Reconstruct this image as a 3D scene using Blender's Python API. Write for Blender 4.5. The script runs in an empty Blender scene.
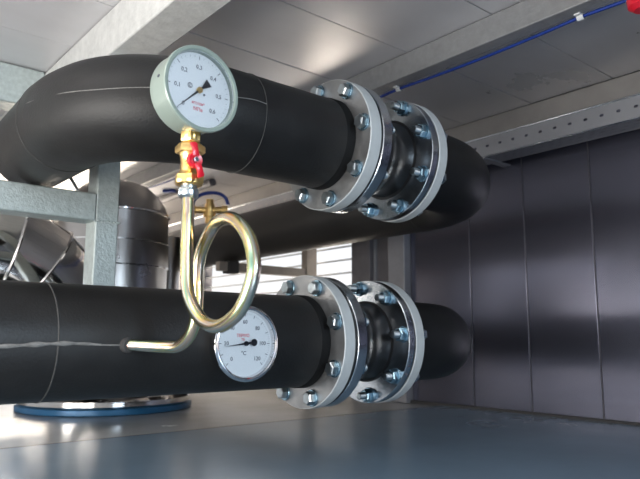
import bpy, bmesh, math, random
from mathutils import Vector, Matrix
PI = math.pi
random.seed(7)
S = bpy.context.scene
C = S.collection

# ------------------------------------------------------------------ camera, sky, lights, exposure
YAW, PITCH, ROLL, FPX = 0.87639697, 0.15016903, 0.00258185, 648.8
fw = Vector((math.cos(PITCH)*math.cos(YAW), math.cos(PITCH)*math.sin(YAW), math.sin(PITCH)))
rt0 = Vector((math.sin(YAW), -math.cos(YAW), 0)); up0 = rt0.cross(fw)
rt = rt0*math.cos(ROLL) + up0*math.sin(ROLL); up = up0*math.cos(ROLL) - rt0*math.sin(ROLL)
cd = bpy.data.cameras.new('camera'); cam = bpy.data.objects.new('camera', cd); C.objects.link(cam)
cam.matrix_world = Matrix(((rt.x, up.x, -fw.x, 0), (rt.y, up.y, -fw.y, 0), (rt.z, up.z, -fw.z, 0), (0, 0, 0, 1)))
cd.sensor_fit = 'HORIZONTAL'; cd.sensor_width = 36; cd.lens = FPX/640*36; cd.clip_start = 0.05
cd.dof.use_dof = True; cd.dof.focus_distance = 1.22; cd.dof.aperture_fstop = 6.5
S.camera = cam
vs = S.view_settings
S.display_settings.display_device = 'sRGB'
vs.view_transform = 'Standard'; vs.look = 'None'; vs.exposure = 0.0; vs.gamma = 1.0; vs.use_curve_mapping = False

w = bpy.data.worlds.new('sky'); S.world = w; w.use_nodes = True
nt = w.node_tree; nt.nodes.clear()
o = nt.nodes.new('ShaderNodeOutputWorld'); bg = nt.nodes.new('ShaderNodeBackground')
tc = nt.nodes.new('ShaderNodeTexCoord'); sx = nt.nodes.new('ShaderNodeSeparateXYZ'); cr = nt.nodes.new('ShaderNodeValToRGB')
nt.links.new(tc.outputs['Generated'], sx.inputs[0]); nt.links.new(sx.outputs['Z'], cr.inputs[0])
nt.links.new(cr.outputs[0], bg.inputs[0]); nt.links.new(bg.outputs[0], o.inputs[0])
cr.color_ramp.elements[0].position = 0.0; cr.color_ramp.elements[0].color = (1.0, 0.97, 0.93, 1)
cr.color_ramp.elements[1].position = 0.7; cr.color_ramp.elements[1].color = (0.42, 0.60, 0.95, 1)
e = cr.color_ramp.elements.new(0.18); e.color = (0.88, 0.93, 1.0, 1)
bg.inputs[1].default_value = 1.15

def area(name, loc, target, sx_, sy_, power, col):
    l = bpy.data.lights.new(name, 'AREA'); l.shape = 'RECTANGLE'; l.size = sx_; l.size_y = sy_; l.energy = power; l.color = col
    ob = bpy.data.objects.new(name, l); C.objects.link(ob); ob.location = loc
    ob.rotation_euler = (Vector(target)-Vector(loc)).to_track_quat('-Z', 'Y').to_euler()
    return ob
# daylight pouring in through the open left side, the open near end, and the louvre; the last lamp is added fill
area('left_side_daylight', (-1.0, 0.9, -0.08), (0.45, 1.6, 0.80), 1.6, 0.6, 54, (1.0, 0.96, 0.91))
area('near_end_daylight', (0.7, -1.7, 0.45), (0.8, 1.2, 0.05), 1.4, 0.6, 40, (0.66, 0.83, 1.0))
area('rear_daylight', (3.0, 2.9, -0.55), (1.3, 2.9, 0.85), 2.0, 0.9, 150, (1.0, 0.87, 0.72))
area('far_ceiling_fill', (1.40, 4.22, 0.42), (1.5, 3.2, 0.8), 0.9, 0.3, 16, (1.0, 0.86, 0.70))  # lamp added inside the room to brighten the far ceiling
sl_ = bpy.data.lights.new('sun', 'SUN'); sl_.energy = 3.5; sl_.angle = math.radians(1); sl_.color = (1, .93, .84)
sun = bpy.data.objects.new('sun', sl_); C.objects.link(sun); sun.rotation_euler = Vector((.2, -.1, -1)).to_track_quat('-Z', 'Y').to_euler()

# ------------------------------------------------------------------ materials
def mat(name, col, rough=0.5, metal=0.0, bump=0.0, bscale=60, mott=0.0, mscale=6, stretch=None, rvar=0.0, coat=0.0, spec=None, aniso=0.0):
    m = bpy.data.materials.new(name); m.use_nodes = True
    n = m.node_tree; b = n.nodes['Principled BSDF']
    b.inputs['Base Color'].default_value = (*col, 1); b.inputs['Roughness'].default_value = rough; b.inputs['Metallic'].default_value = metal
    if spec is not None: b.inputs['Specular IOR Level'].default_value = spec
    if coat: b.inputs['Coat Weight'].default_value = coat; b.inputs['Coat Roughness'].default_value = 0.15
    t = n.nodes.new('ShaderNodeTexCoord'); mp = n.nodes.new('ShaderNodeMapping')
    n.links.new(t.outputs['Object'], mp.inputs[0])
    if stretch: mp.inputs['Scale'].default_value = stretch
    if mott or rvar:
        z = n.nodes.new('ShaderNodeTexNoise'); z.inputs['Scale'].default_value = mscale; z.inputs['Detail'].default_value = 6; z.inputs['Roughness'].default_value = 0.6
        n.links.new(mp.outputs[0], z.inputs['Vector'])
        if mott:
            mr = n.nodes.new('ShaderNodeMapRange'); mr.inputs[1].default_value = 0.3; mr.inputs[2].default_value = 0.7
            mr.inputs[3].default_value = 1-mott; mr.inputs[4].default_value = 1+mott
            vm = n.nodes.new('ShaderNodeVectorMath'); vm.operation = 'SCALE'; vm.inputs[0].default_value = col
            n.links.new(z.outputs[0], mr.inputs[0]); n.links.new(mr.outputs[0], vm.inputs['Scale']); n.links.new(vm.outputs[0], b.inputs['Base Color'])
        if rvar:
            mr2 = n.nodes.new('ShaderNodeMapRange'); mr2.inputs[1].default_value = 0.3; mr2.inputs[2].default_value = 0.7
            mr2.inputs[3].default_value = max(rough-rvar, .02); mr2.inputs[4].default_value = rough+rvar
            n.links.new(z.outputs[0], mr2.inputs[0]); n.links.new(mr2.outputs[0], b.inputs['Roughness'])
    if bump:
        z2 = n.nodes.new('ShaderNodeTexNoise'); z2.inputs['Scale'].default_value = bscale; z2.inputs['Detail'].default_value = 4
        n.links.new(mp.outputs[0], z2.inputs['Vector'])
        bp = n.nodes.new('ShaderNodeBump'); bp.inputs['Strength'].default_value = bump; bp.inputs['Distance'].default_value = 0.002
        n.links.new(z2.outputs[0], bp.inputs['Height']); n.links.new(bp.outputs[0], b.inputs['Normal'])
    return m

M = {}
M['foam'] = mat('black_insulation_foam', (0.0130, 0.0123, 0.0118), 0.47, 0, 0.25, 220, 0.25, 9, rvar=0.05, spec=0.36)
M['black'] = mat('gap_shade_black', (0.005, 0.005, 0.005), 0.7, spec=0.2)  # near-black for the shade painted at the insulation ends
M['seam'] = mat('glued_seam', (0.17, 0.165, 0.155), 0.6, 0, 0.3, 200, 0.4, 60)
M['seam_dark'] = mat('dark_glued_seam', (0.045, 0.043, 0.04), 0.6, 0, 0.3, 200, 0.3, 60)
M['galv'] = mat('galvanised_flange', (0.40, 0.40, 0.40), 0.36, 0.9, 0.15, 120, 0.14, 30, rvar=0.08)
M['galv_rim'] = mat('pale_flange_rim', (0.58, 0.60, 0.59), 0.55, 0.2, 0.15, 120, 0.06, 30)
M['zinc'] = mat('bright_zinc', (0.62, 0.66, 0.70), 0.20, 1.0, 0.08, 90, 0.12, 20, rvar=0.07)
M['bolt'] = mat('bolt_zinc', (0.50, 0.55, 0.57), 0.28, 1.0, 0.1, 150, 0.15, 50)
M['nut_sky_tint'] = mat('zinc_nut_sky_tint', (0.34, 0.50, 0.60), 0.26, 1.0, 0.1, 150, 0.15, 50)  # blue sky reflection put into the zinc colour
M['rubber'] = mat('glossy_black_rubber', (0.012, 0.0115, 0.012), 0.36, 0.0, 0.2, 40, 0.2, 12, coat=0.15)
M['wallp'] = mat('dark_grey_wall_panel', (0.180, 0.182, 0.235), 0.25, 0.88)
M['ceilp'] = mat('grey_ceiling_panel', (0.66, 0.65, 0.665), 0.33, 0.45, 0.25, 5, 0.10, 2.5, stretch=(.6, 1, 1), rvar=0.08)
M['joint'] = mat('dark_joint', (0.04, 0.038, 0.038), 0.8)
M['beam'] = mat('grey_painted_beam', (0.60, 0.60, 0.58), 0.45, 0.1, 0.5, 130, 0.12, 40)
M['frame'] = mat('greenish_grey_frame', (0.42, 0.47, 0.455), 0.40, 0.2, 0.7, 160, 0.16, 70, rvar=0.1)
M['rib'] = mat('panel_edge', (0.12, 0.115, 0.13), 0.4, 0.5)
M['beam_shaded'] = mat('shaded_grey_beam', (0.25, 0.25, 0.25), 0.42, 0.1, 0.5, 130, 0.12, 40)  # same paint as the broad beam, with its shade put into the colour
M['framedark'] = mat('dark_grey_frame', (0.13, 0.125, 0.135), 0.45, 0.2, 0.3, 90, 0.1, 20)
M['framegrey'] = mat('mid_grey_frame', (0.25, 0.25, 0.27), 0.45, 0.2, 0.3, 90, 0.1, 20)
M['tray'] = mat('galvanised_tray', (0.42, 0.42, 0.44), 0.36, 0.45, 0.0, 60, 0.06, 8)
M['trim'] = mat('pale_cover_strip', (0.36, 0.34, 0.32), 0.45, 0.4, 0.2, 60, 0.08, 10)
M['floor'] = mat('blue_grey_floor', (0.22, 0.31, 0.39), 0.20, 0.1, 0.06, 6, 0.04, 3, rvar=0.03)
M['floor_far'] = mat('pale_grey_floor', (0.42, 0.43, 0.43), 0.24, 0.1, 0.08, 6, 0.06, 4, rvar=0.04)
M['steel'] = mat('dull_stainless', (0.38, 0.36, 0.345), 0.30, 1.0, 0.1, 8, 0.12, 5, rvar=0.06)
M['mirror'] = mat('polished_stainless', (0.66, 0.64, 0.62), 0.08, 1.0, 0.35, 7, 0.1, 5)
M['bluepaint'] = mat('blue_enamel', (0.02, 0.12, 0.26), 0.3, 0.2, 0.1, 40, 0.15, 20)
M['chrome'] = mat('chrome', (0.75, 0.74, 0.74), 0.10, 1.0)
M['gaugecase'] = mat('pale_green_case', (0.29, 0.35, 0.305), 0.33, 0.15, 0.15, 60, 0.05, 12, coat=0.3)
M['dial'] = mat('white_dial', (0.90, 0.92, 0.93), 0.55)
M['ink'] = mat('black_ink', (0.07, 0.075, 0.10), 0.5)
M['redink'] = mat('red_ink', (0.75, 0.05, 0.08), 0.5)
M['needle'] = mat('black_needle', (0.012, 0.013, 0.02), 0.35)
M['brass'] = mat('brass', (0.92, 0.62, 0.24), 0.32, 1.0, 0.2, 120, 0.18, 60)
M['redpaint'] = mat('red_enamel', (0.70, 0.012, 0.03), 0.28, 0.0, coat=0.4)
M['blueplastic'] = mat('blue_plastic', (0.006, 0.036, 0.25), 0.42)
M['white'] = mat('white_plastic', (0.75, 0.75, 0.74), 0.5)
M['slat'] = mat('white_slat', (0.82, 0.83, 0.84), 0.5)
M['backwall'] = mat('cream_back_wall', (0.58, 0.53, 0.48), 0.5, 0.1, 0.1, 20, 0.08, 3)
M['bracket'] = mat('beige_bracket', (0.36, 0.31, 0.26), 0.5, 0.1, 0.2, 60, 0.1, 20)
M['ground'] = mat('concrete_ground', (0.40, 0.38, 0.35), 0.9, 0, 0.3, 10, 0.15, 2)
M['siphon'] = None
# yellow-passivated steel: colour bands run along the tube (uv.y goes round it)
m = bpy.data.materials.new('yellow_passivated_steel'); m.use_nodes = True; n = m.node_tree; b = n.nodes['Principled BSDF']
b.inputs['Metallic'].default_value = 1; b.inputs['Roughness'].default_value = 0.24
uv = n.nodes.new('ShaderNodeUVMap'); uv.uv_map = 'UVMap'; mp = n.nodes.new('ShaderNodeMapping'); mp.inputs['Scale'].default_value = (2.5, 2.2, 1)
nz = n.nodes.new('ShaderNodeTexNoise'); nz.inputs['Scale'].default_value = 2.6; nz.inputs['Detail'].default_value = 3
r = n.nodes.new('ShaderNodeValToRGB'); r.color_ramp.elements[0].position = .30; r.color_ramp.elements[0].color = (.36, .58, .42, 1)
r.color_ramp.elements[1].position = .72; r.color_ramp.elements[1].color = (.80, .58, .52, 1)
for p, c_ in ((.40, (.55, .66, .42, 1)), (.46, (.88, .68, .20, 1)), (.51, (.88, .60, .50, 1)), (.57, (.80, .76, .62, 1)), (.63, (.44, .60, .46, 1)), (.67, (.86, .72, .24, 1))):
    e = r.color_ramp.elements.new(p); e.color = c_
n.links.new(uv.outputs[0], mp.inputs[0]); n.links.new(mp.outputs[0], nz.inputs['Vector']); n.links.new(nz.outputs[0], r.inputs[0]); n.links.new(r.outputs[0], b.inputs['Base Color'])
M['siphon'] = m
# clear cover glass
m = bpy.data.materials.new('cover_glass'); m.use_nodes = True; n = m.node_tree; n.nodes.remove(n.nodes['Principled BSDF'])
out = n.nodes['Material Output']; tr = n.nodes.new('ShaderNodeBsdfTransparent'); gl = n.nodes.new('ShaderNodeBsdfGlossy'); gl.inputs['Roughness'].default_value = 0.03
mx = n.nodes.new('ShaderNodeMixShader'); fr = n.nodes.new('ShaderNodeFresnel'); fr.inputs[0].default_value = 1.45
n.links.new(fr.outputs[0], mx.inputs[0]); n.links.new(tr.outputs[0], mx.inputs[1]); n.links.new(gl.outputs[0], mx.inputs[2]); n.links.new(mx.outputs[0], out.inputs[0])
M['glass'] = m

# ------------------------------------------------------------------ helpers
def thing(name, label, cat, loc=(0, 0, 0), group=None):
    ob = bpy.data.objects.new(name, None); C.objects.link(ob); ob.location = loc; ob.empty_display_size = 0.05
    ob['label'] = label; ob['category'] = cat
    if group: ob['group'] = group
    return ob
def tag(ob, label, cat, group=None):
    ob['label'] = label; ob['category'] = cat
    if group: ob['group'] = group
    return ob
def root_loc(p):
    v = Vector((0, 0, 0))
    while p is not None: v += p.location; p = p.parent
    return v
def mesh(name, bm, m, off=Vector((0, 0, 0)), smooth=True, bevel=0):
    if off.length > 0: bmesh.ops.translate(bm, verts=bm.verts, vec=-off)
    bmesh.ops.recalc_face_normals(bm, faces=bm.faces)
    me = bpy.data.meshes.new(name); bm.to_mesh(me); bm.free()
    if m: me.materials.append(M[m])
    if smooth:
        me.shade_smooth(); me.set_sharp_from_angle(angle=math.radians(34))
    return me
def obj(name, bm, m, parent=None, smooth=True, at=None, bevel=0):
    """bm in world coordinates -> one mesh object under parent; at = world origin of the new object"""
    base = root_loc(parent)
    a = Vector(at) if at is not None else base
    ob = bpy.data.objects.new(name, mesh(name, bm, m, a, smooth)); C.objects.link(ob)
    ob.location = a-base; ob.parent = parent
    if bevel:
        md = ob.modifiers.new('bevel', 'BEVEL'); md.width = bevel; md.segments = 2; md.limit_method = 'ANGLE'; md.angle_limit = math.radians(40)
    return ob
def struct(name, bm, m, parent=None, **k):
    ob = obj(name, bm, m, parent, **k); ob['kind'] = 'structure'; return ob
def box(bm, x0, x1, y0, y1, z0, z1):
    v = [bm.verts.new((x, y, z)) for x in (x0, x1) for y in (y0, y1) for z in (z0, z1)]
    for f in ((0, 1, 3, 2), (4, 6, 7, 5), (0, 4, 5, 1), (2, 3, 7, 6), (0, 2, 6, 4), (1, 5, 7, 3)): bm.faces.new([v[i] for i in f])
    return bm
def B(*a):
    return box(bmesh.new(), *a)
def frame_of(d):
    d = Vector(d).normalized(); a = Vector((0, 0, 1)) if abs(d.z) < .9 else Vector((1, 0, 0))
    n_ = d.cross(a).normalized(); return d, n_, n_.cross(d)
def lathe(bm, prof, org, axis, seg=64, phase=0, closed=False):
    d, n_, m_ = frame_of(axis); org = Vector(org); rings = []
    for a, r_ in prof:
        if r_ < 1e-6: rings.append([bm.verts.new(org+d*a)])
        else: rings.append([bm.verts.new(org+d*a+(n_*math.cos(phase+2*PI*k/seg)+m_*math.sin(phase+2*PI*k/seg))*r_) for k in range(seg)])
    pairs = list(zip(rings, rings[1:]))
    if closed: pairs.append((rings[-1], rings[0]))
    for A, D in pairs:
        for k in range(seg):
            k2 = (k+1) % seg
            if len(A) == 1 and len(D) == 1: continue
            if len(A) == 1: bm.faces.new((A[0], D[k], D[k2]))
            elif len(D) == 1: bm.faces.new((A[k], A[k2], D[0]))
            else: bm.faces.new((A[k], A[k2], D[k2], D[k]))
    return bm
def L_(prof, org, axis, **k): return lathe(bmesh.new(), prof, org, axis, **k)
def sweep(bm, pts, rad, seg=24, cap=True, uv=False):
    pts = [Vector(p) for p in pts]; N = len(pts)
    T = [(pts[min(i+1, N-1)]-pts[max(i-1, 0)]).normalized() for i in range(N)]
    _, nn, _ = frame_of(T[0]); rings = []; L = 0; Ls = []
    for i in range(N):
        nn = (nn-T[i]*nn.dot(T[i])).normalized(); mm = T[i].cross(nn)
        r_ = rad(i/(N-1)) if callable(rad) else rad
        rings.append([bm.verts.new(pts[i]+(nn*math.cos(2*PI*k/seg)+mm*math.sin(2*PI*k/seg))*r_) for k in range(seg)])
        if i: L += (pts[i]-pts[i-1]).length
        Ls.append(L)
    lay = bm.loops.layers.uv.new('UVMap') if uv else None
    for i in range(N-1):
        for k in range(seg):
            k2 = (k+1) % seg
            f = bm.faces.new((rings[i][k], rings[i][k2], rings[i+1][k2], rings[i+1][k]))
            if lay:
                for lp, (u_, v_) in zip(f.loops, ((Ls[i], k), (Ls[i], k+1), (Ls[i+1], k+1), (Ls[i+1], k))):
                    # the ring is mirrored in v so that the colour closes without a jump
                    vv = v_/seg; lp[lay].uv = (u_, 1-abs(2*vv-1))
    if cap:
        bm.faces.new(rings[0]); bm.faces.new(rings[-1])
    return bm
def spline(P, n_=10):
    P = [Vector(p) for p in P]; out_ = []
    Q = [P[0]*2-P[1]]+P+[P[-1]*2-P[-2]]
    for i in range(1, len(Q)-2):
        a, b_, c_, d_ = Q[i-1:i+3]
        for k in range(n_):
            t = k/n_
            out_.append(0.5*((2*b_)+(c_-a)*t+(2*a-5*b_+4*c_-d_)*t*t+(3*b_-a-3*c_+d_)*t**3))
    out_.append(P[-1]); return out_
def tube(P, rad, seg=20, n_=8, sp=True, **k): return sweep(bmesh.new(), spline(P, n_) if sp else P, rad, seg, **k)
def rod(bm, a, b_, r_, seg=12): return sweep(bm, [a, b_], r_, seg)
def bar(bm, a, b_, w_, h_):
    """rectangular bar from a to b_"""
    d, n_, m_ = frame_of(Vector(b_)-Vector(a)); v = []
    for p in (Vector(a), Vector(b_)):
        for s, t in ((-1, -1), (1, -1), (1, 1), (-1, 1)): v.append(bm.verts.new(p+n_*s*w_/2+m_*t*h_/2))
    for f in ((0, 1, 2, 3), (7, 6, 5, 4), (0, 4, 5, 1), (1, 5, 6, 2), (2, 6, 7, 3), (3, 7, 4, 0)): bm.faces.new([v[i] for i in f])
    return bm

# ------------------------------------------------------------------ the setting
FZ, CZ, WX = -0.253, 0.806, 1.95
X0, X1, Y0, Y1 = -1.0, WX, -0.75, 4.3
g = struct('ground', B(-14, 16, -14, 18, -1.35, -1.25), 'ground')
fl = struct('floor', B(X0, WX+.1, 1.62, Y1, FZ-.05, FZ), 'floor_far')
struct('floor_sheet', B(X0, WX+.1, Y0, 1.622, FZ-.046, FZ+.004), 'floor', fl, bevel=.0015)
struct('floor_lip', L_([(0, .0035), (WX+.9, .0035)], (X0, 1.624, FZ+.001), (1, 0, 0), seg=8), 'joint', fl)

# ceiling: backing slab + boards that run across, seam pitch .2885
ce = struct('ceiling', B(X0, WX+.1, Y0, Y1, CZ+.012, CZ+.05), 'joint')
PW = .2885
k0 = int(math.floor((Y0-1.19)/PW))
for k in range(k0, 12):
    a = max(1.19+k*PW, Y0); b_ = min(1.19+(k+1)*PW, Y1)
    if b_-a < .02: continue
    for xa, xb in ((X0, .598), (.602, 1.333), (1.337, WX)):
        obj('panel', B(xa+.0012, xb-.0012, a+.0016, b_-.0016, CZ+random.uniform(0, .0015), CZ+.011), 'ceilp', ce, bevel=.0012)

# ceiling beams
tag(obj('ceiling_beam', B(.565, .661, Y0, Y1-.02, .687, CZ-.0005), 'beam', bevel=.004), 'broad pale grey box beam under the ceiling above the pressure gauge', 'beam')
tag(obj('ceiling_beam', B(1.31, 1.358, Y0, Y1-.02, .737, CZ-.0005), 'beam_shaded', bevel=.003), 'narrow grey box beam under the ceiling with the blue cable along it', 'beam')
tag(obj('cross_beam', B(X0, .563, 2.0, 2.09, .687, CZ-.0005), 'frame', bevel=.004), 'dark grey-green beam across the ceiling in the upper left corner', 'beam')

# right wall: backing + upright panels, pitch .24
wr = struct('wall_right', B(WX+.014, WX+.05, Y0, 2.09, FZ-.02, CZ+.04), 'joint')
y = 1.77
edges = [1.77, 1.475, 1.2425, 1.0, .7600, .5200, .28, .04, -.20, -.44, Y0]
for a, b_ in zip(edges[1:], edges):
    obj('panel', B(WX+random.uniform(0, .001), WX+.013, a+.0011, b_-.0011, FZ+.004, CZ-.001), 'wallp', wr, bevel=.0022)
    obj('panel_rib', B(WX-.0018, WX+.004, b_-.0022, b_+.0004, FZ+.004, CZ-.075), 'rib', wr) if b_ < 1.7 else None
struct('baseboard_right', B(WX-.012, WX+.012, Y0, 2.09, FZ+.001, FZ+.012), 'joint', bevel=.002)
struct('trim_1', B(WX-.004, WX+.006, Y0, Y1, .734, CZ-.001), 'trim', bevel=.001)
# uprights left of the panels
obj('upright', B(WX-.035, WX+.02, 1.772, 1.862, FZ+.002, .733), 'framegrey', wr, bevel=.003)
obj('upright', B(WX-.002, WX+.02, 1.864, 1.958, FZ+.002, .733), 'framedark', wr, bevel=.002)
obj('upright', B(WX-.010, WX+.02, 1.960, 1.972, FZ+.002, .733), 'framegrey', wr, bevel=.001)
obj('upright', B(WX-.030, WX+.02, 1.974, 2.09, FZ+.002, .733), 'framedark', wr, bevel=.003)
# wall beyond, with the louvred opening
LZ0, LZ1, LY0, LY1 = .02, .56, 2.09, 3.45
wb = struct('wall_right_far', B(WX+.002, WX+.05, 2.09, Y1, FZ-.02, LZ0), 'backwall')
struct('wall_right_above_louvre', B(WX+.002, WX+.05, 2.09, Y1, LZ1, .733), 'backwall', wb)
struct('wall_right_beside_louvre', B(WX+.002, WX+.05, LY1, Y1, LZ0, LZ1), 'framedark', wb)
struct('wall_right_top', B(WX+.007, WX+.05, 2.09, Y1, .733, CZ+.012), 'backwall', wb)
wn = struct('window_1', B(WX-.006, WX+.052, LY0+.001, LY0+.02, LZ0, LZ1), 'framedark')
obj('window_frame', B(WX-.006, WX+.052, LY1-.03, LY1-.001, LZ0, LZ1), 'framedark', wn)
nsl = 9; pitch = (LZ1-LZ0)/nsl
for k in range(nsl):
    z = LZ0+pitch*(k+.5)
    bm = bmesh.new(); y0, y1 = LY0+.021, LY1-.031
    P = [(WX+.006, z+.003), (WX+.007, z-.005), (WX+.046, z+.004), (WX+.045, z+.012)]
    A = [bm.verts.new((p[0], y0, p[1])) for p in P]; D = [bm.verts.new((p[0], y1, p[1])) for p in P]
    for i in range(4): bm.faces.new((A[i], A[(i+1) % 4], D[(i+1) % 4], D[i]))
    bm.faces.new(A); bm.faces.new(D)
    obj('slat', bm, 'slat', wn, smooth=False)
wk = struct('wall_back', B(X0, .90, Y1, Y1+.04, FZ-.05, CZ+.05), 'backwall')
struct('wall_back_lintel', B(.90, WX+.05, Y1, Y1+.04, .70, CZ+.05), 'backwall', wk)
struct('front_light_block', B(.95, WX+.1, Y0-.04, Y0, FZ-.05, CZ+.05), 'wallp')  # unseen wall, added to keep near-end daylight off the right side

# ------------------------------------------------------------------ perforated cable tray
t = thing('cable_tray', 'perforated galvanised cable tray running along the top of the right wall', 'cable tray', (1.85, 1.2, .61))
TY0, TY1, TX = Y0+.05, Y1-.05, 1.80
def slotted(u0, u1, v0, v1, place, rows, pitch_, sl, sw, m_, name, back):
    """sheet with real slots: u runs along the tray, v across; rows = (v centre, phase)"""
    bm = bmesh.new()
    def quad(a, b_, c_, d_): bm.faces.new([bm.verts.new(place(*p)) for p in (a, b_, c_, d_)])
    vs_ = [v0]
    for vc, ph in rows: vs_ += [vc-sw/2, vc+sw/2]
    vs_.append(v1)
    for i in range(0, len(vs_), 2): quad((u0, vs_[i]), (u1, vs_[i]), (u1, vs_[i+1]), (u0, vs_[i+1]))
    for vc, ph in rows:
        u = u0; h = sw/2
        c_ = u0+pitch_*(.5+ph)
        while c_+sl/2+.002 < u1:
            a0, a1 = c_-sl/2, c_+sl/2
            quad((u, vc-h), (a0, vc-h), (a0, vc+h), (u, vc+h))
            for su, au in ((1, a0), (-1, a1)):      # rounded ends
                for sv in (1, -1):
                    pts = [(au+su*(h-h*math.sin(q)), vc+sv*h*math.cos(q)) for q in (0, PI/6, PI/3, PI/2)]
                    cor = (au, vc+sv*h)
                    for p, q in zip(pts, pts[1:]): bm.faces.new([bm.verts.new(place(*z_)) for z_ in (cor, p, q)])
            u = a1; c_ += pitch_
        quad((u, vc-h), (u1, vc-h), (u1, vc+h), (u, vc+h))
    bmesh.ops.remove_doubles(bm, verts=bm.verts, dist=1e-5)
    b2 = bm.copy(); bmesh.ops.translate(b2, verts=b2.verts, vec=(Vector(place(0, 0, ))-Vector(place(0, 0, )))+Vector(back)); me = bpy.data.meshes.new('x'); b2.to_mesh(me); b2.free(); bm.from_mesh(me); bpy.data.meshes.remove(me)
    return obj(name, bm, m_, t, smooth=False)
slotted(TY0, TY1, .612, .676, lambda u, v: (TX, u, v), [(.646, 0)], .05, .013, .0085, 'tray', 'side_wall', (.0015, 0, 0))
slotted(TY0, TY1, TX, 1.895, lambda u, v: (u*0+v, u, .6105), [(1.822, 0), (1.848, .5), (1.874, 0)], .034, .021, .009, 'tray', 'slotted_base', (0, 0, .0015))
obj('rolled_lip', L_([(0, .003), (TY1-TY0, .003)], (TX, TY0, .678), (0, 1, 0), seg=10), 'zinc', t)
obj('lower_lip', L_([(0, .0022), (TY1-TY0, .0022)], (TX, TY0, .611), (0, 1, 0), seg=10), 'zinc', t)
obj('back_wall', B(1.895, 1.8965, TY0, TY1, .61, .676), 'tray', t)
for yy in (-.3, .6, 1.3, 2.2, 3.1, 3.9): obj('bracket', bar(bmesh.new(), (1.80, yy, .6065), (WX-.001, yy, .6065), .03, .004), 'tray', t)

# ------------------------------------------------------------------ blue cable on the narrow beam
cp = []
clips = [(.1), (.6945), (1.268), (1.85), (2.43), (3.0), (3.6)]
for i, yc in enumerate(clips[:-1]):
    yn = clips[i+1]
    for k in range(8):
        q = k/8; cp.append((1.362, yc+(yn-yc)*q, .7345-.006*math.sin(PI*q)))
cp.append((1.362, clips[-1], .7345))
t = thing('blue_cable', 'blue cable sagging between white clips along the narrow ceiling beam', 'cable', (1.362, 1.0, .73))
obj('sheath', tube(cp, .0040, 12, 3), 'blueplastic', t)
for yc in clips:
    bm = L_([(-.008, .0085), (.008, .0085)], (1.362, yc, .7345), (0, 1, 0), seg=16)
    bar(bm, (1.355, yc, .737), (1.342, yc, .7355), .014, .004)
    bmesh.ops.translate(bm, verts=bm.verts, vec=(0, 0, 0))
    obj('clip', bm, 'white', t)

# ------------------------------------------------------------------ pipes
UA, LA, R = (1.0394, .4136), (1.1183, -.0076), .097
def arc_path(E, c, b_, turn, e1, e2, n_=26):
    o_ = Vector((E, c[0], c[1])); e1 = Vector(e1); e2 = Vector(e2)
    return [o_+e2*b_*(1-math.cos(turn*k/n_))+e1*b_*math.sin(turn*k/n_) for k in range(n_+1)]
def ring_seam(name, p, d, m_, t, r_=R, w_=.0014):
    obj(name, L_([(-w_, r_-.002), (-w_, r_+.0006), (0, r_+.0012), (w_, r_+.0006), (w_, r_-.002)], p, d, seg=96), m_, t)
def line_seam(name, pts, t, m_='seam', w_=.0013):
    bm = bmesh.new(); sweep(bm, spline(pts, 6), w_, 6); obj(name, bm, m_, t)
def surf(x, th, c, r_=R+.0002):
    th = math.radians(th); return Vector((x, c[0]-r_*math.cos(th), c[1]+r_*math.sin(th)))
def weld_flange(t, c, x0, x1):
    prof = [(x0, .084), (x0, .1412), (x0+.0015, .1427), (x1-.0015, .1427), (x1, .1412), (x1, .078), (x0, .078)]
    bm = L_(prof, (0, *c), (1, 0, 0), seg=96, closed=False)
    ob = obj('flange', bm, 'galv', t)
    ob.data.materials.append(M['galv_rim'])
    for p in ob.data.polygons:
        n_ = p.normal
        cc = p.center+root_loc(t)
        if math.hypot(cc.y-c[0], cc.z-c[1]) > .1409: p.material_index = 1
    return ob
def stub(t, c, x0, x1, r_=.083):
    obj('gap_shade_ring', L_([(x0-.004, .08), (x0-.004, .0965), (x0+.002, .0990), (x1-.012, .0990), (x1-.012, .08)], (0, *c), (1, 0, 0), seg=72), 'black', t) if x0 < 1 else None  # black ring standing in for the shadow in the gap before the flange
    obj('steel_pipe', L_([(x0, .0), (x0, r_), (x1, r_), (x1, 0)], (0, *c), (1, 0, 0), seg=64), 'joint', t)

# upper pipe, left length
t = thing('insulated_pipe', 'upper black insulated pipe with its elbow at left, behind the pressure gauge', 'pipe', (.7, UA[0], UA[1]))
tl = math.radians(-10); e2 = (0, math.cos(tl), math.sin(tl))
EE, EB = .611, .187
tl = math.radians(3.235); e1 = Vector((-1, 0, 0)); e2 = Vector((0, math.cos(tl), math.sin(tl)))
pa = arc_path(EE, UA, EB, math.radians(80), (-1, 0, 0), e2)
hd = lambda a_: e1*math.cos(math.radians(a_))+e2*math.sin(math.radians(a_))
pa.append(pa[-1]+hd(80)*.018)
for k in range(8): pa.append(pa[-1]+hd(80+14*(k+.5)/8)*(.393*math.radians(14)/8))
for k in range(4): pa.append(pa[-1]+hd(94)*.075)
bm = bmesh.new(); sweep(bm, [(.865, *UA), (.80, *UA), (.7, *UA), (.64, *UA)]+pa, R, 96, cap=True)
obj('insulation', bm, 'foam', t)
i_ = 35
ring_seam('elbow_seam', pa[i_], pa[i_+1]-pa[i_-1], 'seam_dark', t)
ring_seam('joint_seam', Vector((.657, *UA)), (1, 0, 0), 'seam_dark', t, w_=.0009)
EC = Vector((EE, UA[0]+EB*e2[1], UA[1]+EB*e2[2]))
def elbow_pt(k, a_):
    o_ = (pa[k]-EC).normalized(); tt = (pa[k+1]-pa[k]).normalized(); u_ = tt.cross(o_); u_ = -u_ if u_.z < 0 else u_
    return pa[k]+(o_*math.cos(math.radians(a_))+u_*math.sin(math.radians(a_)))*R
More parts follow.
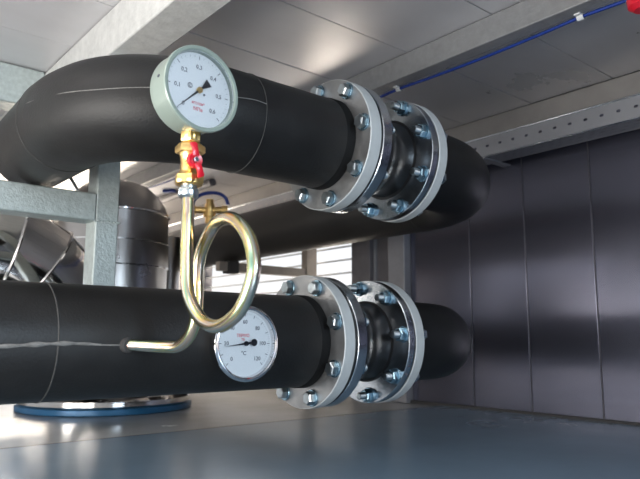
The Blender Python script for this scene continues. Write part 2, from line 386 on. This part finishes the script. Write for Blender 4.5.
line_seam('long_seam', [surf(.657, 7, UA), surf(.63, 8, UA)]+[elbow_pt(k, a_) for k, a_ in ((1, 9), (5, 7), (9, 6), (13, 4), (17, 2), (22, 2), (28, 4), (32, 6), (35, 9))], t, w_=.0009)
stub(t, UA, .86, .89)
weld_flange(t, UA, .879, .910)
# upper pipe, right length: elbow and the run to the back
def right_pipe(c, label, x0):
    t = thing('insulated_pipe', label, 'pipe', (1.2, c[0], c[1]))
    pa = arc_path(1.235, c, .229, PI/2, (1, 0, 0), (0, 1, 0))
    end = [Vector((1.464, y_, c[1])) for y_ in (1.5, 2.0, 2.6, 3.4, Y1+.01)]
    obj('insulation', sweep(bmesh.new(), [(x0+.035, *c), (1.2, *c)]+pa+end, R, 96), 'foam', t)
    ring_seam('elbow_seam', pa[-1], (0, 1, 0), 'seam_dark', t)
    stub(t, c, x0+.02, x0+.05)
    weld_flange(t, c, x0, x0+.028)
    return t
right_pipe(UA, 'upper black insulated pipe bending away behind the upper flanges at right', 1.090)
right_pipe(LA, 'lower black insulated pipe bending away behind the lower flanges at right', 1.090)
# lower pipe, left length
t = thing('insulated_pipe', 'lower black insulated pipe that carries the small dial thermometer', 'pipe', (.4, LA[0], LA[1]))
obj('insulation', sweep(bmesh.new(), [(-1.2, *LA), (-.4, *LA), (.2, *LA), (.5, *LA), (.865, *LA)], R, 96), 'foam', t)
ring_seam('joint_seam', Vector((.334, *LA)), (1, 0, 0), 'seam_dark', t)
line_seam('long_seam', [surf(x_, a_, LA, R+.0001) for x_, a_ in ((-.6, -5), (.1, -5), (.2, -4.6), (.259, -4.1), (.30, -2.4), (.332, -1.2), (.37, -2.2), (.41, -2.9), (.436, -3.0))], t, w_=.0013)
obj('glue_smear', sweep(bmesh.new(), spline([surf(x_, a_, LA, R-.0006) for x_, a_ in ((.20, -4.8), (.26, -3.4), (.31, -1.8), (.36, -1.2), (.40, -2.6))], 8), lambda q: .0016+.0030*math.sin(PI*q)*(.6+.4*math.sin(q*31)), 8), 'seam', t)
obj('pipe_socket', L_([(0, .0), (0, .0125), (.012, .0125), (.014, .010), (.014, 0)], (.4415, 1.028, -.0125), (.2, -1, -.02), seg=20), 'joint', t)
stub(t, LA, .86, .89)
weld_flange(t, LA, .879, .908)

# ------------------------------------------------------------------ rubber expansion joints with their bolts
def hexnut(bm, x0, x1, r_, ph=0):
    ch = .0018
    lathe(bm, [(x0, 0), (x0, r_*.82), (x0+ch, r_), (x1, r_), (x1, 0)], (0, 0, 0), (1, 0, 0), seg=6, phase=ph)
bm = bmesh.new(); hexnut(bm, -.0175, -.0045, .0143); lathe(bm, [(-.0177, 0), (-.0177, .0085), (-.0165, .009)], (0, 0, 0), (1, 0, 0), seg=20); ME_head = mesh('bolt_head', bm, 'bolt')
ME_wash = mesh('washer', L_([(-.0045, .009), (-.0045, .0168), (-.0035, .0178), (-.0002, .0178), (-.0002, .009)], (0, 0, 0), (1, 0, 0), seg=28), 'nut_sky_tint')
bm = bmesh.new()
pr = [(-.002, 0), (-.002, .0066), (0, .008)]
x_ = .001
while x_ < .088: pr += [(x_, .0083), (x_+.001, .0074)]; x_ += .002
lathe(bm, pr+[(x_, 0)], (0, 0, 0), (1, 0, 0), seg=16); ME_shank = mesh('threaded_shank', bm, 'bolt')
bm = bmesh.new(); hexnut(bm, -.0172, -.0045, .0152, .3); ME_nut = mesh('nut', bm, 'nut_sky_tint')
def lone(name, me, parent, loc=(0, 0, 0), rot=(0, 0, 0)):
    ob = bpy.data.objects.new(name, me); C.objects.link(ob); ob.parent = parent; ob.location = loc; ob.rotation_euler = rot; return ob
def joint(c, label, oA, oB, marks):
    t = thing('expansion_joint', label, 'pipe joint', (.99, *c), 'expansion joints')
    def fl(name, x0, x1):
        prof = [(x0, .088), (x0, .1405), (x0+.0012, .1420), (x1-.0012, .1420), (x1, .1405), (x1, .088)]
        return obj(name, L_(prof, (0, *c), (1, 0, 0), seg=96, closed=True), 'zinc', t)
    fl('flange', .9165, .942); fl('flange', 1.068, 1.0865)
    for x0, x1 in ((.912, .9165), (1.0865, 1.090)):
        obj('gasket', L_([(x0, .08), (x0, .1375), (x1, .1375), (x1, .08)], (0, *c), (1, 0, 0), seg=72, closed=True), 'rubber', t)
    prof = [(.910, .074), (.938, .096), (.942, .102), (.950, .1045), (.962, .107), (.975, .1085), (.988, .1065), (1.000, .101), (1.012, .093), (1.024, .087), (1.040, .084), (1.056, .084), (1.066, .088), (1.0685, .0955), (1.09, .074)]
    obj('rubber_bellows', L_(prof, (0, *c), (1, 0, 0), seg=96), 'rubber', t)
    obj('retaining_ring', L_([(.942, .09), (.942, .1075), (.945, .1085), (.948, .106), (.948, .09)], (0, *c), (1, 0, 0), seg=72), 'zinc', t)
    for off, flip, face, in ((oA, 1, .879, ), (oB, -1, 1.118, )):
        for k in range(8):
            a = math.radians(off+45*k); p = Vector((face-.99, .1240*math.cos(a), .1240*math.sin(a)))
            rz = 0 if flip == 1 else PI
            b_ = lone('bolt', ME_shank, t, p-Vector((.004*flip, 0, 0)), (random.uniform(0, 1), 0, rz))
            r_ = random.uniform(0, 1)
            lone('bolt_head', ME_head, b_, (.004, 0, 0), (r_, 0, 0)); lone('washer', ME_wash, b_, (.004, 0, 0))
            far = .0595 if flip == 1 else .054
            lone('washer', ME_wash, b_, (far-.0005, 0, 0), (0, 0, PI)); lone('nut', ME_nut, b_, (far, 0, 0), (0, 0, PI))
    if marks:                                   # stamped marks on the rim of the right flange
        bm = bmesh.new()
        for k, a in enumerate(range(150, 212, 4)):
            if k % 5 == 4: continue
            a = math.radians(a); q = Vector((1.0772, c[0]+.1422*math.cos(a), c[1]+.1422*math.sin(a)))
            tt = Vector((0, -math.sin(a), math.cos(a))); bar(bm, q-tt*.0028, q+tt*.0028, .0012, .006 if k % 2 else .0015)
        obj('stamped_marks', bm, 'ink', t, smooth=False)
    return t
j1 = joint(UA, 'rubber expansion joint with bolted zinc flanges on the upper pipe', 36, 26, False)
j2 = joint(LA, 'rubber expansion joint with bolted zinc flanges on the lower pipe', 26, 38, True)
for j in (j1, j2): del j['group']

# ------------------------------------------------------------------ round dials
def text_bm(items, org, n_facing=(0, -1, 0)):
    """flat lettering that faces -Y; items = (string, u, v, size)"""
    bm = bmesh.new()
    for s, u, v, sz in items:
        cu = bpy.data.curves.new('t', 'FONT'); cu.body = s; cu.size = sz; cu.align_x = 'CENTER'; cu.align_y = 'CENTER'; cu.resolution_u = 2; cu.extrude = .0001; cu.offset = sz*.012
        ob = bpy.data.objects.new('t', cu); C.objects.link(ob)
        dg = bpy.context.evaluated_depsgraph_get(); dg.update()
        me = bpy.data.meshes.new_from_object(ob.evaluated_get(dg))
        bpy.data.objects.remove(ob); bpy.data.curves.remove(cu)
        me.transform(Matrix.Translation(Vector(org)+Vector((u, 0, v))) @ Matrix.Rotation(PI/2, 4, 'X'))
        bm.from_mesh(me); bpy.data.meshes.remove(me)
    return bm
def ticks(cx, y_, cz, spec):
    bm = bmesh.new()
    for a, r0, r1, w_ in spec:
        a = math.radians(a); d = Vector((math.cos(a), 0, math.sin(a))); p = Vector((cx, y_, cz))
        bar(bm, p+d*r0, p+d*r1, .0002, w_) if False else None
        n_ = Vector((-d.z, 0, d.x))
        v = [bm.verts.new(q) for q in (p+d*r0-n_*w_/2, p+d*r1-n_*w_/2, p+d*r1+n_*w_/2, p+d*r0+n_*w_/2)]
        bm.faces.new(v)
    return bm
def needle(t, cx, y_, cz, ang, ln, tail, w_, tw, m_='needle'):
    a = math.radians(ang); d = Vector((math.cos(a), 0, math.sin(a))); n_ = Vector((-d.z, 0, d.x)); p = Vector((cx, y_, cz))
    out = [p+d*ln, p+n_*w_, p-d*tail*.35+n_*w_, p-d*tail+n_*tw, p-d*tail-n_*tw, p-d*tail*.35-n_*w_, p-n_*w_]
    bm = bmesh.new(); f = [bm.verts.new(q) for q in out]; b2 = [bm.verts.new(q+Vector((0, .0008, 0))) for q in out]
    bm.faces.new(f); bm.faces.new(b2)
    for i in range(len(out)): j = (i+1) % len(out); bm.faces.new((f[i], f[j], b2[j], b2[i]))
    return obj('needle', bm, m_, t, smooth=False)

# pressure gauge, faces -Y
GX, GZ, GF, GR = .4630, .3745, .838, .0690
t = thing('pressure_gauge', 'round pressure gauge with pale green case standing on the brass valve', 'gauge', (GX, .87, GZ-GR))
bm = L_([(.054, 0), (.054, .056), (.050, .0615), (.044, .0632), (.0085, .0635), (.0075, .0665), (.0060, .0673), (.0015, .0673), (0, .0663), (0, .0620), (.0015, .0602), (.0130, .0597), (.0130, .0570)], (GX, GF, GZ), (0, 1, 0), seg=96)
obj('case', bm, 'gaugecase', t)
obj('dial', L_([(.0125, 0), (.0125, .0596), (.0140, .0596), (.0140, 0)], (GX, GF, GZ), (0, 1, 0), seg=96), 'dial', t)
DY = GF+.0123
sp = []
for k in range(31):
    a = 225-270*k/30; big = k % 5 == 0
    sp.append((a,   .0495 if big else .0525, .0555, .0011 if big else .0004))
obj('scale_marks', ticks(GX, DY, GZ, sp), 'ink', t, smooth=False)
num = []
for k, s in enumerate(('0', '0,1', '0,2', '0,3', '0,4', '0,5', '0,6')):
    a = math.radians(225-45*k); num.append((s, .0375*math.cos(a), .0375*math.sin(a), .0094))
num += [('©', -.0155, .004, .012), ('●', .0105, -.0045, .005)]
obj('numerals', text_bm(num, (GX, DY, GZ)), 'ink', t, smooth=False)
obj('red_lettering', text_bm([('кгс/см²', 0, -.0205, .0068)], (GX, DY, GZ)), 'redink', t, smooth=False)
obj('unit_lettering', text_bm([('МПа', 0, -.0300, .0078)], (GX, DY, GZ)), 'redink', t, smooth=False)
nd = needle(t, GX, GF+.0085, GZ, 223, .0565, .023, .0018, .0066)
obj('needle_hub', L_([(0, 0), (0, .004), (.0008, .0048), (.004, .0048)], (GX, GF+.0065, GZ), (0, 1, 0), seg=24), 'brass', nd)
obj('cover_glass', L_([(.003, 0), (.003, .0598), (.0045, .0598), (.0045, 0)], (GX, GF, GZ), (0, 1, 0), seg=64), 'glass', t)
for a in (172, 0, 285):
    a = math.radians(a); d = Vector((math.cos(a), 0, math.sin(a))); p = Vector((GX, GF+.024, GZ))+d*.0630
    obj('case_screw', L_([(-.001, 0), (-.001, .0026), (.0012, .0026), (.0012, 0)], p, d, seg=12), 'ink' if a > 2 and a < 4 else 'gaugecase', t)
t.rotation_euler.z = math.radians(5)
SX, SY = .4655, .882
obj('socket', L_([(0, 0), (0, .009), (.016, .009), (.016, 0)], (SX, SY-.010, .3015), (0, 0, 1), seg=6), 'brass', t)

# brass valve under it
VX, VY = .4655, .872
t = thing('ball_valve', 'small brass valve with red butterfly handle under the pressure gauge', 'valve', (VX, VY, .235))
sc_ = 1.18
bm = L_([(a_, r_*sc_) for a_, r_ in [(.235, 0), (.235, .0155), (.237, .0175), (.250, .0175), (.252, .0155), (.258, .0125), (.270, .0118), (.280, .0130), (.286, .0150), (.289, .0172), (.297, .0172), (.300, .0150), (.303, .0110), (.306, .0125), (.318, .0125), (.318, 0)]], (VX, VY, 0), (0, 0, 1), seg=24)
obj('body', bm, 'brass', t)
for zz, h_, r_, ph in ((.2365, .014, .0232, .35), (.2855, .012, .0232, .1), (.3035, .0145, .0165, .5)):
    obj('end_hex', L_([(0, 0), (0, r_*.94), (.002, r_), (h_-.002, r_), (h_, r_*.94), (h_, 0)], (VX, VY, zz), (0, 0, 1), seg=6, phase=ph), 'brass', t)
HZ = .269; HX = VX-.0055
obj('stem', L_([(0, 0), (0, .0065), (.02, .0065)], (HX, VY-.024, HZ), (0, 1, 0), seg=16), 'brass', t)
bm = L_([(0, .0045), (-.0012, .0110), (.0045, .0125), (.006, .0045)], (HX, VY-.028, HZ), (0, 1, 0), seg=28, closed=True)
def wing(bm, ang, ln):
    a = math.radians(ang); d = Vector((math.cos(a), 0, math.sin(a))); n_ = Vector((-d.z, 0, d.x)); p0 = Vector((HX, VY-.028, HZ))
    P = [(.006, .0055), (.013, .0045), (ln*.7, .0042), (ln*.9, .0056), (ln, .0042)]
    top = []
    for s, wd in P:
        lift = -.004*math.sin(PI*min(s/ln, 1)); th = .0040
        top.append([bm.verts.new(p0+d*s+n_*wd*q+Vector((0, lift+h*th, 0))) for q, h in ((-1, 0), (0, -.35), (1, 0), (1, 1), (-1, 1))])
    for A, D in zip(top, top[1:]):
        for i in range(5): j = (i+1) % 5; bm.faces.new((A[i], A[j], D[j], D[i]))
    bm.faces.new(top[0]); bm.faces.new(top[-1])
wing(bm, 98, .027); wing(bm, -66, .027)
h = obj('handle', bm, 'redpaint', t)
obj('handle_nut', L_([(-.0045, 0), (-.0045, .0036), (-.0035, .0044), (.001, .0044), (.001, 0)], (HX, VY-.028, HZ), (0, 1, 0), seg=6), 'zinc', h)
t.location.z -= .006
# siphon tube
t = thing('siphon_tube', 'looped yellow-passivated steel siphon tube between lower pipe and brass valve', 'tube', (.47, .87, .05))
P = [(.464, .8745, .236), (.464, .8700, .20), (.462, .8665, .1724), (.462, .8655, .1168), (.462, .8588, .0674), (.4648, .8402, .0377), (.4677, .8113, .0187), (.4705, .7768, .0159), (.4733, .74, .0323), (.4762, .7188, .0607), (.479, .7114, .0948), (.4818, .7271, .1303), (.4847, .758, .1575), (.4875, .7917, .1703), (.4903, .832, .1681), (.4932, .8648, .1471), (.4955, .886, .1216), (.497, .893, .0878), (.497, .8915, .0598), (.497, .8950, .0283), (.496, .9097, .003), (.492, .9380, -.0135), (.480, .965, -.0150), (.462, .995, -.0138), (.4425, 1.026, -.0125)]
# Catmull-Rom through the points
obj('pipe', sweep(bmesh.new(), spline(P, 7), .0097, 24, uv=True), 'siphon', t)
nb = L_([(0, 0), (0, .0118), (.0035, .0150), (.005, .0155), (.012, .0155), (.0135, .0125), (.020, .0125), (.020, 0)], (VX, .873, .2090), (0, 0, 1), seg=32)
obj('coupling', nb, 'bolt', t)
obj('coupling_nut', L_([(.2130, 0), (.2130, .0158), (.2145, .0168), (.2225, .0168), (.2240, .0158), (.2240, 0)], (VX, .8745, 0), (0, 0, 1), seg=6, phase=.4), 'bolt', t)

# dial thermometer on the lower pipe
TX_, TZ_, TF, TR = .6535, -.0108, .985, .0690
t = thing('dial_thermometer', 'round chrome-rimmed dial thermometer set into the lower black pipe', 'thermometer', (TX_, 1.02, TZ_))
obj('case', L_([(.048, 0), (.048, .056), (.020, .0600), (.0085, .0620), (.0070, .0660), (.0050, .0675), (.0022, .0675), (0, .0655), (-.0008, .0625), (.0008, .0600), (.011, .0585), (.012, .055)], (TX_, TF, TZ_), (0, 1, 0), seg=96), 'chrome', t)
obj('dial', L_([(.0108, 0), (.0108, .0584), (.0125, .0584), (.0125, 0)], (TX_, TF, TZ_), (0, 1, 0), seg=96), 'dial', t)
DY = TF+.0106
sp = [(225-270*k/12, .0485, .0545, .0011) for k in range(13)]
sp += [(225-270*k/60, .0520, .0545, .0004) for k in range(61) if k % 5]
obj('scale_marks', ticks(TX_, DY, TZ_, sp), 'ink', t, smooth=False)
num = [(str(20*k), .0385*math.cos(math.radians(225-45*k)), .0385*math.sin(math.radians(225-45*k)), .0100) for k in range(7)]
num.append(('°C', -.002, -.0175, .010))
obj('numerals', text_bm(num, (TX_, DY, TZ_)), 'ink', t, smooth=False)
obj('red_lettering', text_bm([('ТЕРМО', -.004, .0140, .0078), ('ТБ', -.004, .0070, .0062)], (TX_, DY, TZ_)), 'redink', t, smooth=False)
nd = needle(t, TX_, TF+.0060, TZ_, 187, .047, .018, .0017, .0020)
obj('needle_tail', L_([(0, 0), (0, .0065), (.0008, .0065), (.0008, 0)], (TX_+.0165, TF+.0043, TZ_+.0018), (0, 1, 0), seg=24), 'needle', nd)
obj('needle_hub', L_([(0, 0), (0, .0040), (.003, .0046)], (TX_, TF+.003, TZ_), (0, 1, 0), seg=20), 'needle', nd)
obj('cover_glass', L_([(.0018, 0), (.0018, .0597), (.0030, .0597), (.0030, 0)], (TX_, TF, TZ_), (0, 1, 0), seg=64), 'glass', t)

# ------------------------------------------------------------------ frame behind the pipes
t = thing('support_frame', 'grey-green square tube frame standing between pipes and steel ducts at left', 'frame', (.59, 1.545, -.075))
obj('post', B(.5595, .6150, 1.502, 1.566, -.075, .6865), 'frame', t, bevel=.003)
bm = bmesh.new(); bar(bm, (-.8, 1.531, .3050), (.559, 1.531, .3050), .060, .0660)
obj('rail', bm, 'frame', t, bevel=.003)
bm = bmesh.new()
for k in range(16):
    q = k/15; p = (.5575+.059*q, 1.5005+random.uniform(-.001, .001), .2720+random.uniform(-.0012, .0012))
    bmesh.ops.create_icosphere(bm, subdivisions=1, radius=.0028+random.uniform(0, .0012), matrix=Matrix.Translation(p))
obj('weld_bead', bm, 'frame', t)
obj('pipe_hanger', B(.572, .603, 1.205, 1.5025, -.030, .010), 'frame', t, bevel=.002)
t2 = tag(obj('tie_rod', rod(bmesh.new(), (.545, 1.56, .335), (.50, 1.60, .43), .004), 'bolt', None), 'thin pale rod leaning behind the frame rail under the elbow', 'rod')

# ------------------------------------------------------------------ steel ducts standing behind
DX, DYc = .958, 2.371
t = thing('steel_vessel', 'dull upright stainless steel vessel with domed top right of the frame post', 'tank', (DX, DYc, FZ))
obj('shell', L_([(FZ+.04, .199), (.255, .199), (.258, .2025), (.345, .2025), (.348, .199), (.452, .199)], (DX, DYc, 0), (0, 0, 1), seg=96), 'steel', t)
obj('rim_seam', L_([(.450, .199), (.452, .2045), (.458, .2045), (.460, .197)], (DX, DYc, 0), (0, 0, 1), seg=96), 'mirror', t)
obj('dome', L_([(.458, .198), (.490, .186), (.530, .160), (.565, .120), (.585, .070), (.592, 0)], (DX, DYc, 0), (0, 0, 1), seg=96), 'steel', t)
for z0 in (.255, .345): obj('band_seam', L_([(z0-.002, .201), (z0-.002, .2045), (z0+.002, .2045), (z0+.002, .201)], (DX, DYc, 0), (0, 0, 1), seg=96), 'mirror', t)
obj('base_ring', L_([(FZ+.001, .20), (FZ+.001, .303), (FZ+.004, .306), (FZ+.019, .306), (FZ+.022, .303), (FZ+.022, .20)], (DX, DYc, 0), (0, 0, 1), seg=96), 'bluepaint', t)
obj('clamp_ring', L_([(FZ+.022, .20), (FZ+.022, .296), (FZ+.028, .302), (FZ+.044, .302), (FZ+.052, .292), (FZ+.056, .28), (FZ+.056, .20)], (DX, DYc, 0), (0, 0, 1), seg=96), 'mirror', t)
# blue hose and slim duct right of it
t = tag(obj('slim_duct', L_([(FZ+.001, .045), (.430, .045), (.44, .04), (.44, 0)], (1.315, 2.62, 0), (0, 0, 1), seg=40), 'steel'), 'slim upright stainless pipe beside the domed vessel', 'pipe')
tag(obj('blue_hose', tube([(1.245, 2.585, FZ+.001), (1.24, 2.575, .0), (1.245, 2.58, .25), (1.245, 2.575, .34), (1.225, 2.60, .38)], .010, 14), 'blueplastic'), 'thin blue hose hanging beside the domed vessel', 'hose')

# gored polished elbow at left
t = thing('duct_elbow', 'polished segmented steel duct elbow behind the frame at far left', 'duct', (.650, 2.02, FZ))
ex, ey, er, eb, ez = .650, 2.02, .215, .28, -.085
G = []                                          # mitre planes
NG = 5
for k in range(NG+1):
    a = (PI/2)*k/NG; G.append((Vector((ex-eb*(1-math.cos(a)), ey, ez+eb*math.sin(a))), Vector((-math.sin(a), 0, math.cos(a)))))
def gore(p0, n0, p1, n1, r_):
    bm = bmesh.new(); d = (p1-p0).normalized(); _, u, v = frame_of(d); seg = 72; A = []; D = []
    for k in range(seg):
        q = 2*PI*k/seg; c_ = (p0+p1)/2+(u*math.cos(q)+v*math.sin(q))*r_
        A.append(bm.verts.new(c_+d*((p0-c_).dot(n0)/d.dot(n0)))); D.append(bm.verts.new(c_+d*((p1-c_).dot(n1)/d.dot(n1))))
    for k in range(seg): j = (k+1) % seg; bm.faces.new((A[k], A[j], D[j], D[k]))
    return bm
obj('end_cap', L_([(-.150, 0), (-.150, er-.004), (-.146, er), (ez, er)], (ex, ey, 0), (0, 0, 1), seg=72), 'mirror', t)
obj('branch', L_([(.12, .085), (.27, .085)], (ex, ey, -.03), (DX-ex, DYc-ey, 0), seg=48), 'mirror', t)
for k in range(NG):
    obj('gore', gore(G[k][0], G[k][1], G[k+1][0], G[k+1][1], er), 'mirror', t)
    p, n_ = G[k]
    obj('gore_seam', L_([(-.004, er-.003), (-.004, er+.004), (0, er+.007), (.004, er+.004), (.004, er-.003)], p, n_, seg=72), 'mirror', t)
obj('straight_duct', L_([(0, er), (1.1, er), (1.1, 0)], G[-1][0], (-1, 0, 0), seg=72), 'mirror', t)

# ------------------------------------------------------------------ bracket of the far pipe at the louvre
t = thing('pipe_bracket', 'beige steel bracket carrying the upper pipe in front of the louvre', 'bracket', (1.89, 2.35, FZ))
obj('post', B(1.862, 1.922, 2.33, 2.372, FZ+.0005, .605), 'bracket', t, bevel=.002)
obj('arm', B(1.40, 1.862, 2.335, 2.367, .276, .3145), 'bracket', t, bevel=.002)
bm = B(1.44, 1.49, 2.325, 2.377, .268, .322)
obj('saddle', bm, 'joint', t, bevel=.002)

# brass fitting with blue lever beyond the loop
fx, fy, fz = 1.36, 2.36, .530
t = thing('drain_valve', 'small blurred brass valve with blue lever above the far pipe', 'valve', (fx, fy, .50))
obj('body', L_([(.475, 0), (.475, .018), (.50, .018), (.502, .026), (.520, .026), (.522, .019), (.545, .022), (.560, .016), (.575, .016), (.575, 0)], (fx, fy, 0), (0, 0, 1), seg=16), 'brass', t)
obj('side_port', L_([(-.085, 0), (-.085, .020), (-.06, .020), (-.058, .014), (.05, .014), (.052, .019), (.075, .019), (.075, 0)], (fx, fy, .530), (.8, -.6, 0), seg=16), 'brass', t)
obj('lever', tube([(fx-.06, fy+.045, .545), (fx-.05, fy+.035, .578), (fx-.02, fy+.015, .600), (fx+.02, fy-.015, .604), (fx+.05, fy-.035, .588), (fx+.062, fy-.045, .555)], .0075, 12), 'blueplastic', t)
tag(obj('ceiling_strip', L_([(0, 0), (0, .02), (1.35, .02), (1.35, 0)], (1.655, 2.85, CZ-.018), (0, 1, 0), seg=20), 'framedark'), 'dark round strip along the ceiling near the far end', 'strip')  # dark round strip drawn along the far ceiling
# small blue clamp on the ceiling
tag(obj('cable_clamp', bar(bmesh.new(), (1.585, 3.26, .803), (1.625, 3.20, .803), .03, .02), 'blueplastic', bevel=.002), 'small blue clamp on the ceiling beyond the domed vessel', 'clamp')

RXY = (1.238, .507)
# red fitting in the top right corner
rx, ry, rz = RXY[0], RXY[1], .640
t = thing('red_fitting', 'red round fitting hanging from the ceiling in the top right corner', 'fitting', (rx, ry, CZ))
obj('body', L_([(.632, 0), (.632, .016), (.640, .026), (.655, .028), (.668, .022), (.675, .014), (.72, .012), (.722, .03), (CZ-.001, .034)], (rx, ry, 0), (0, 0, 1), seg=32), 'redpaint', t)
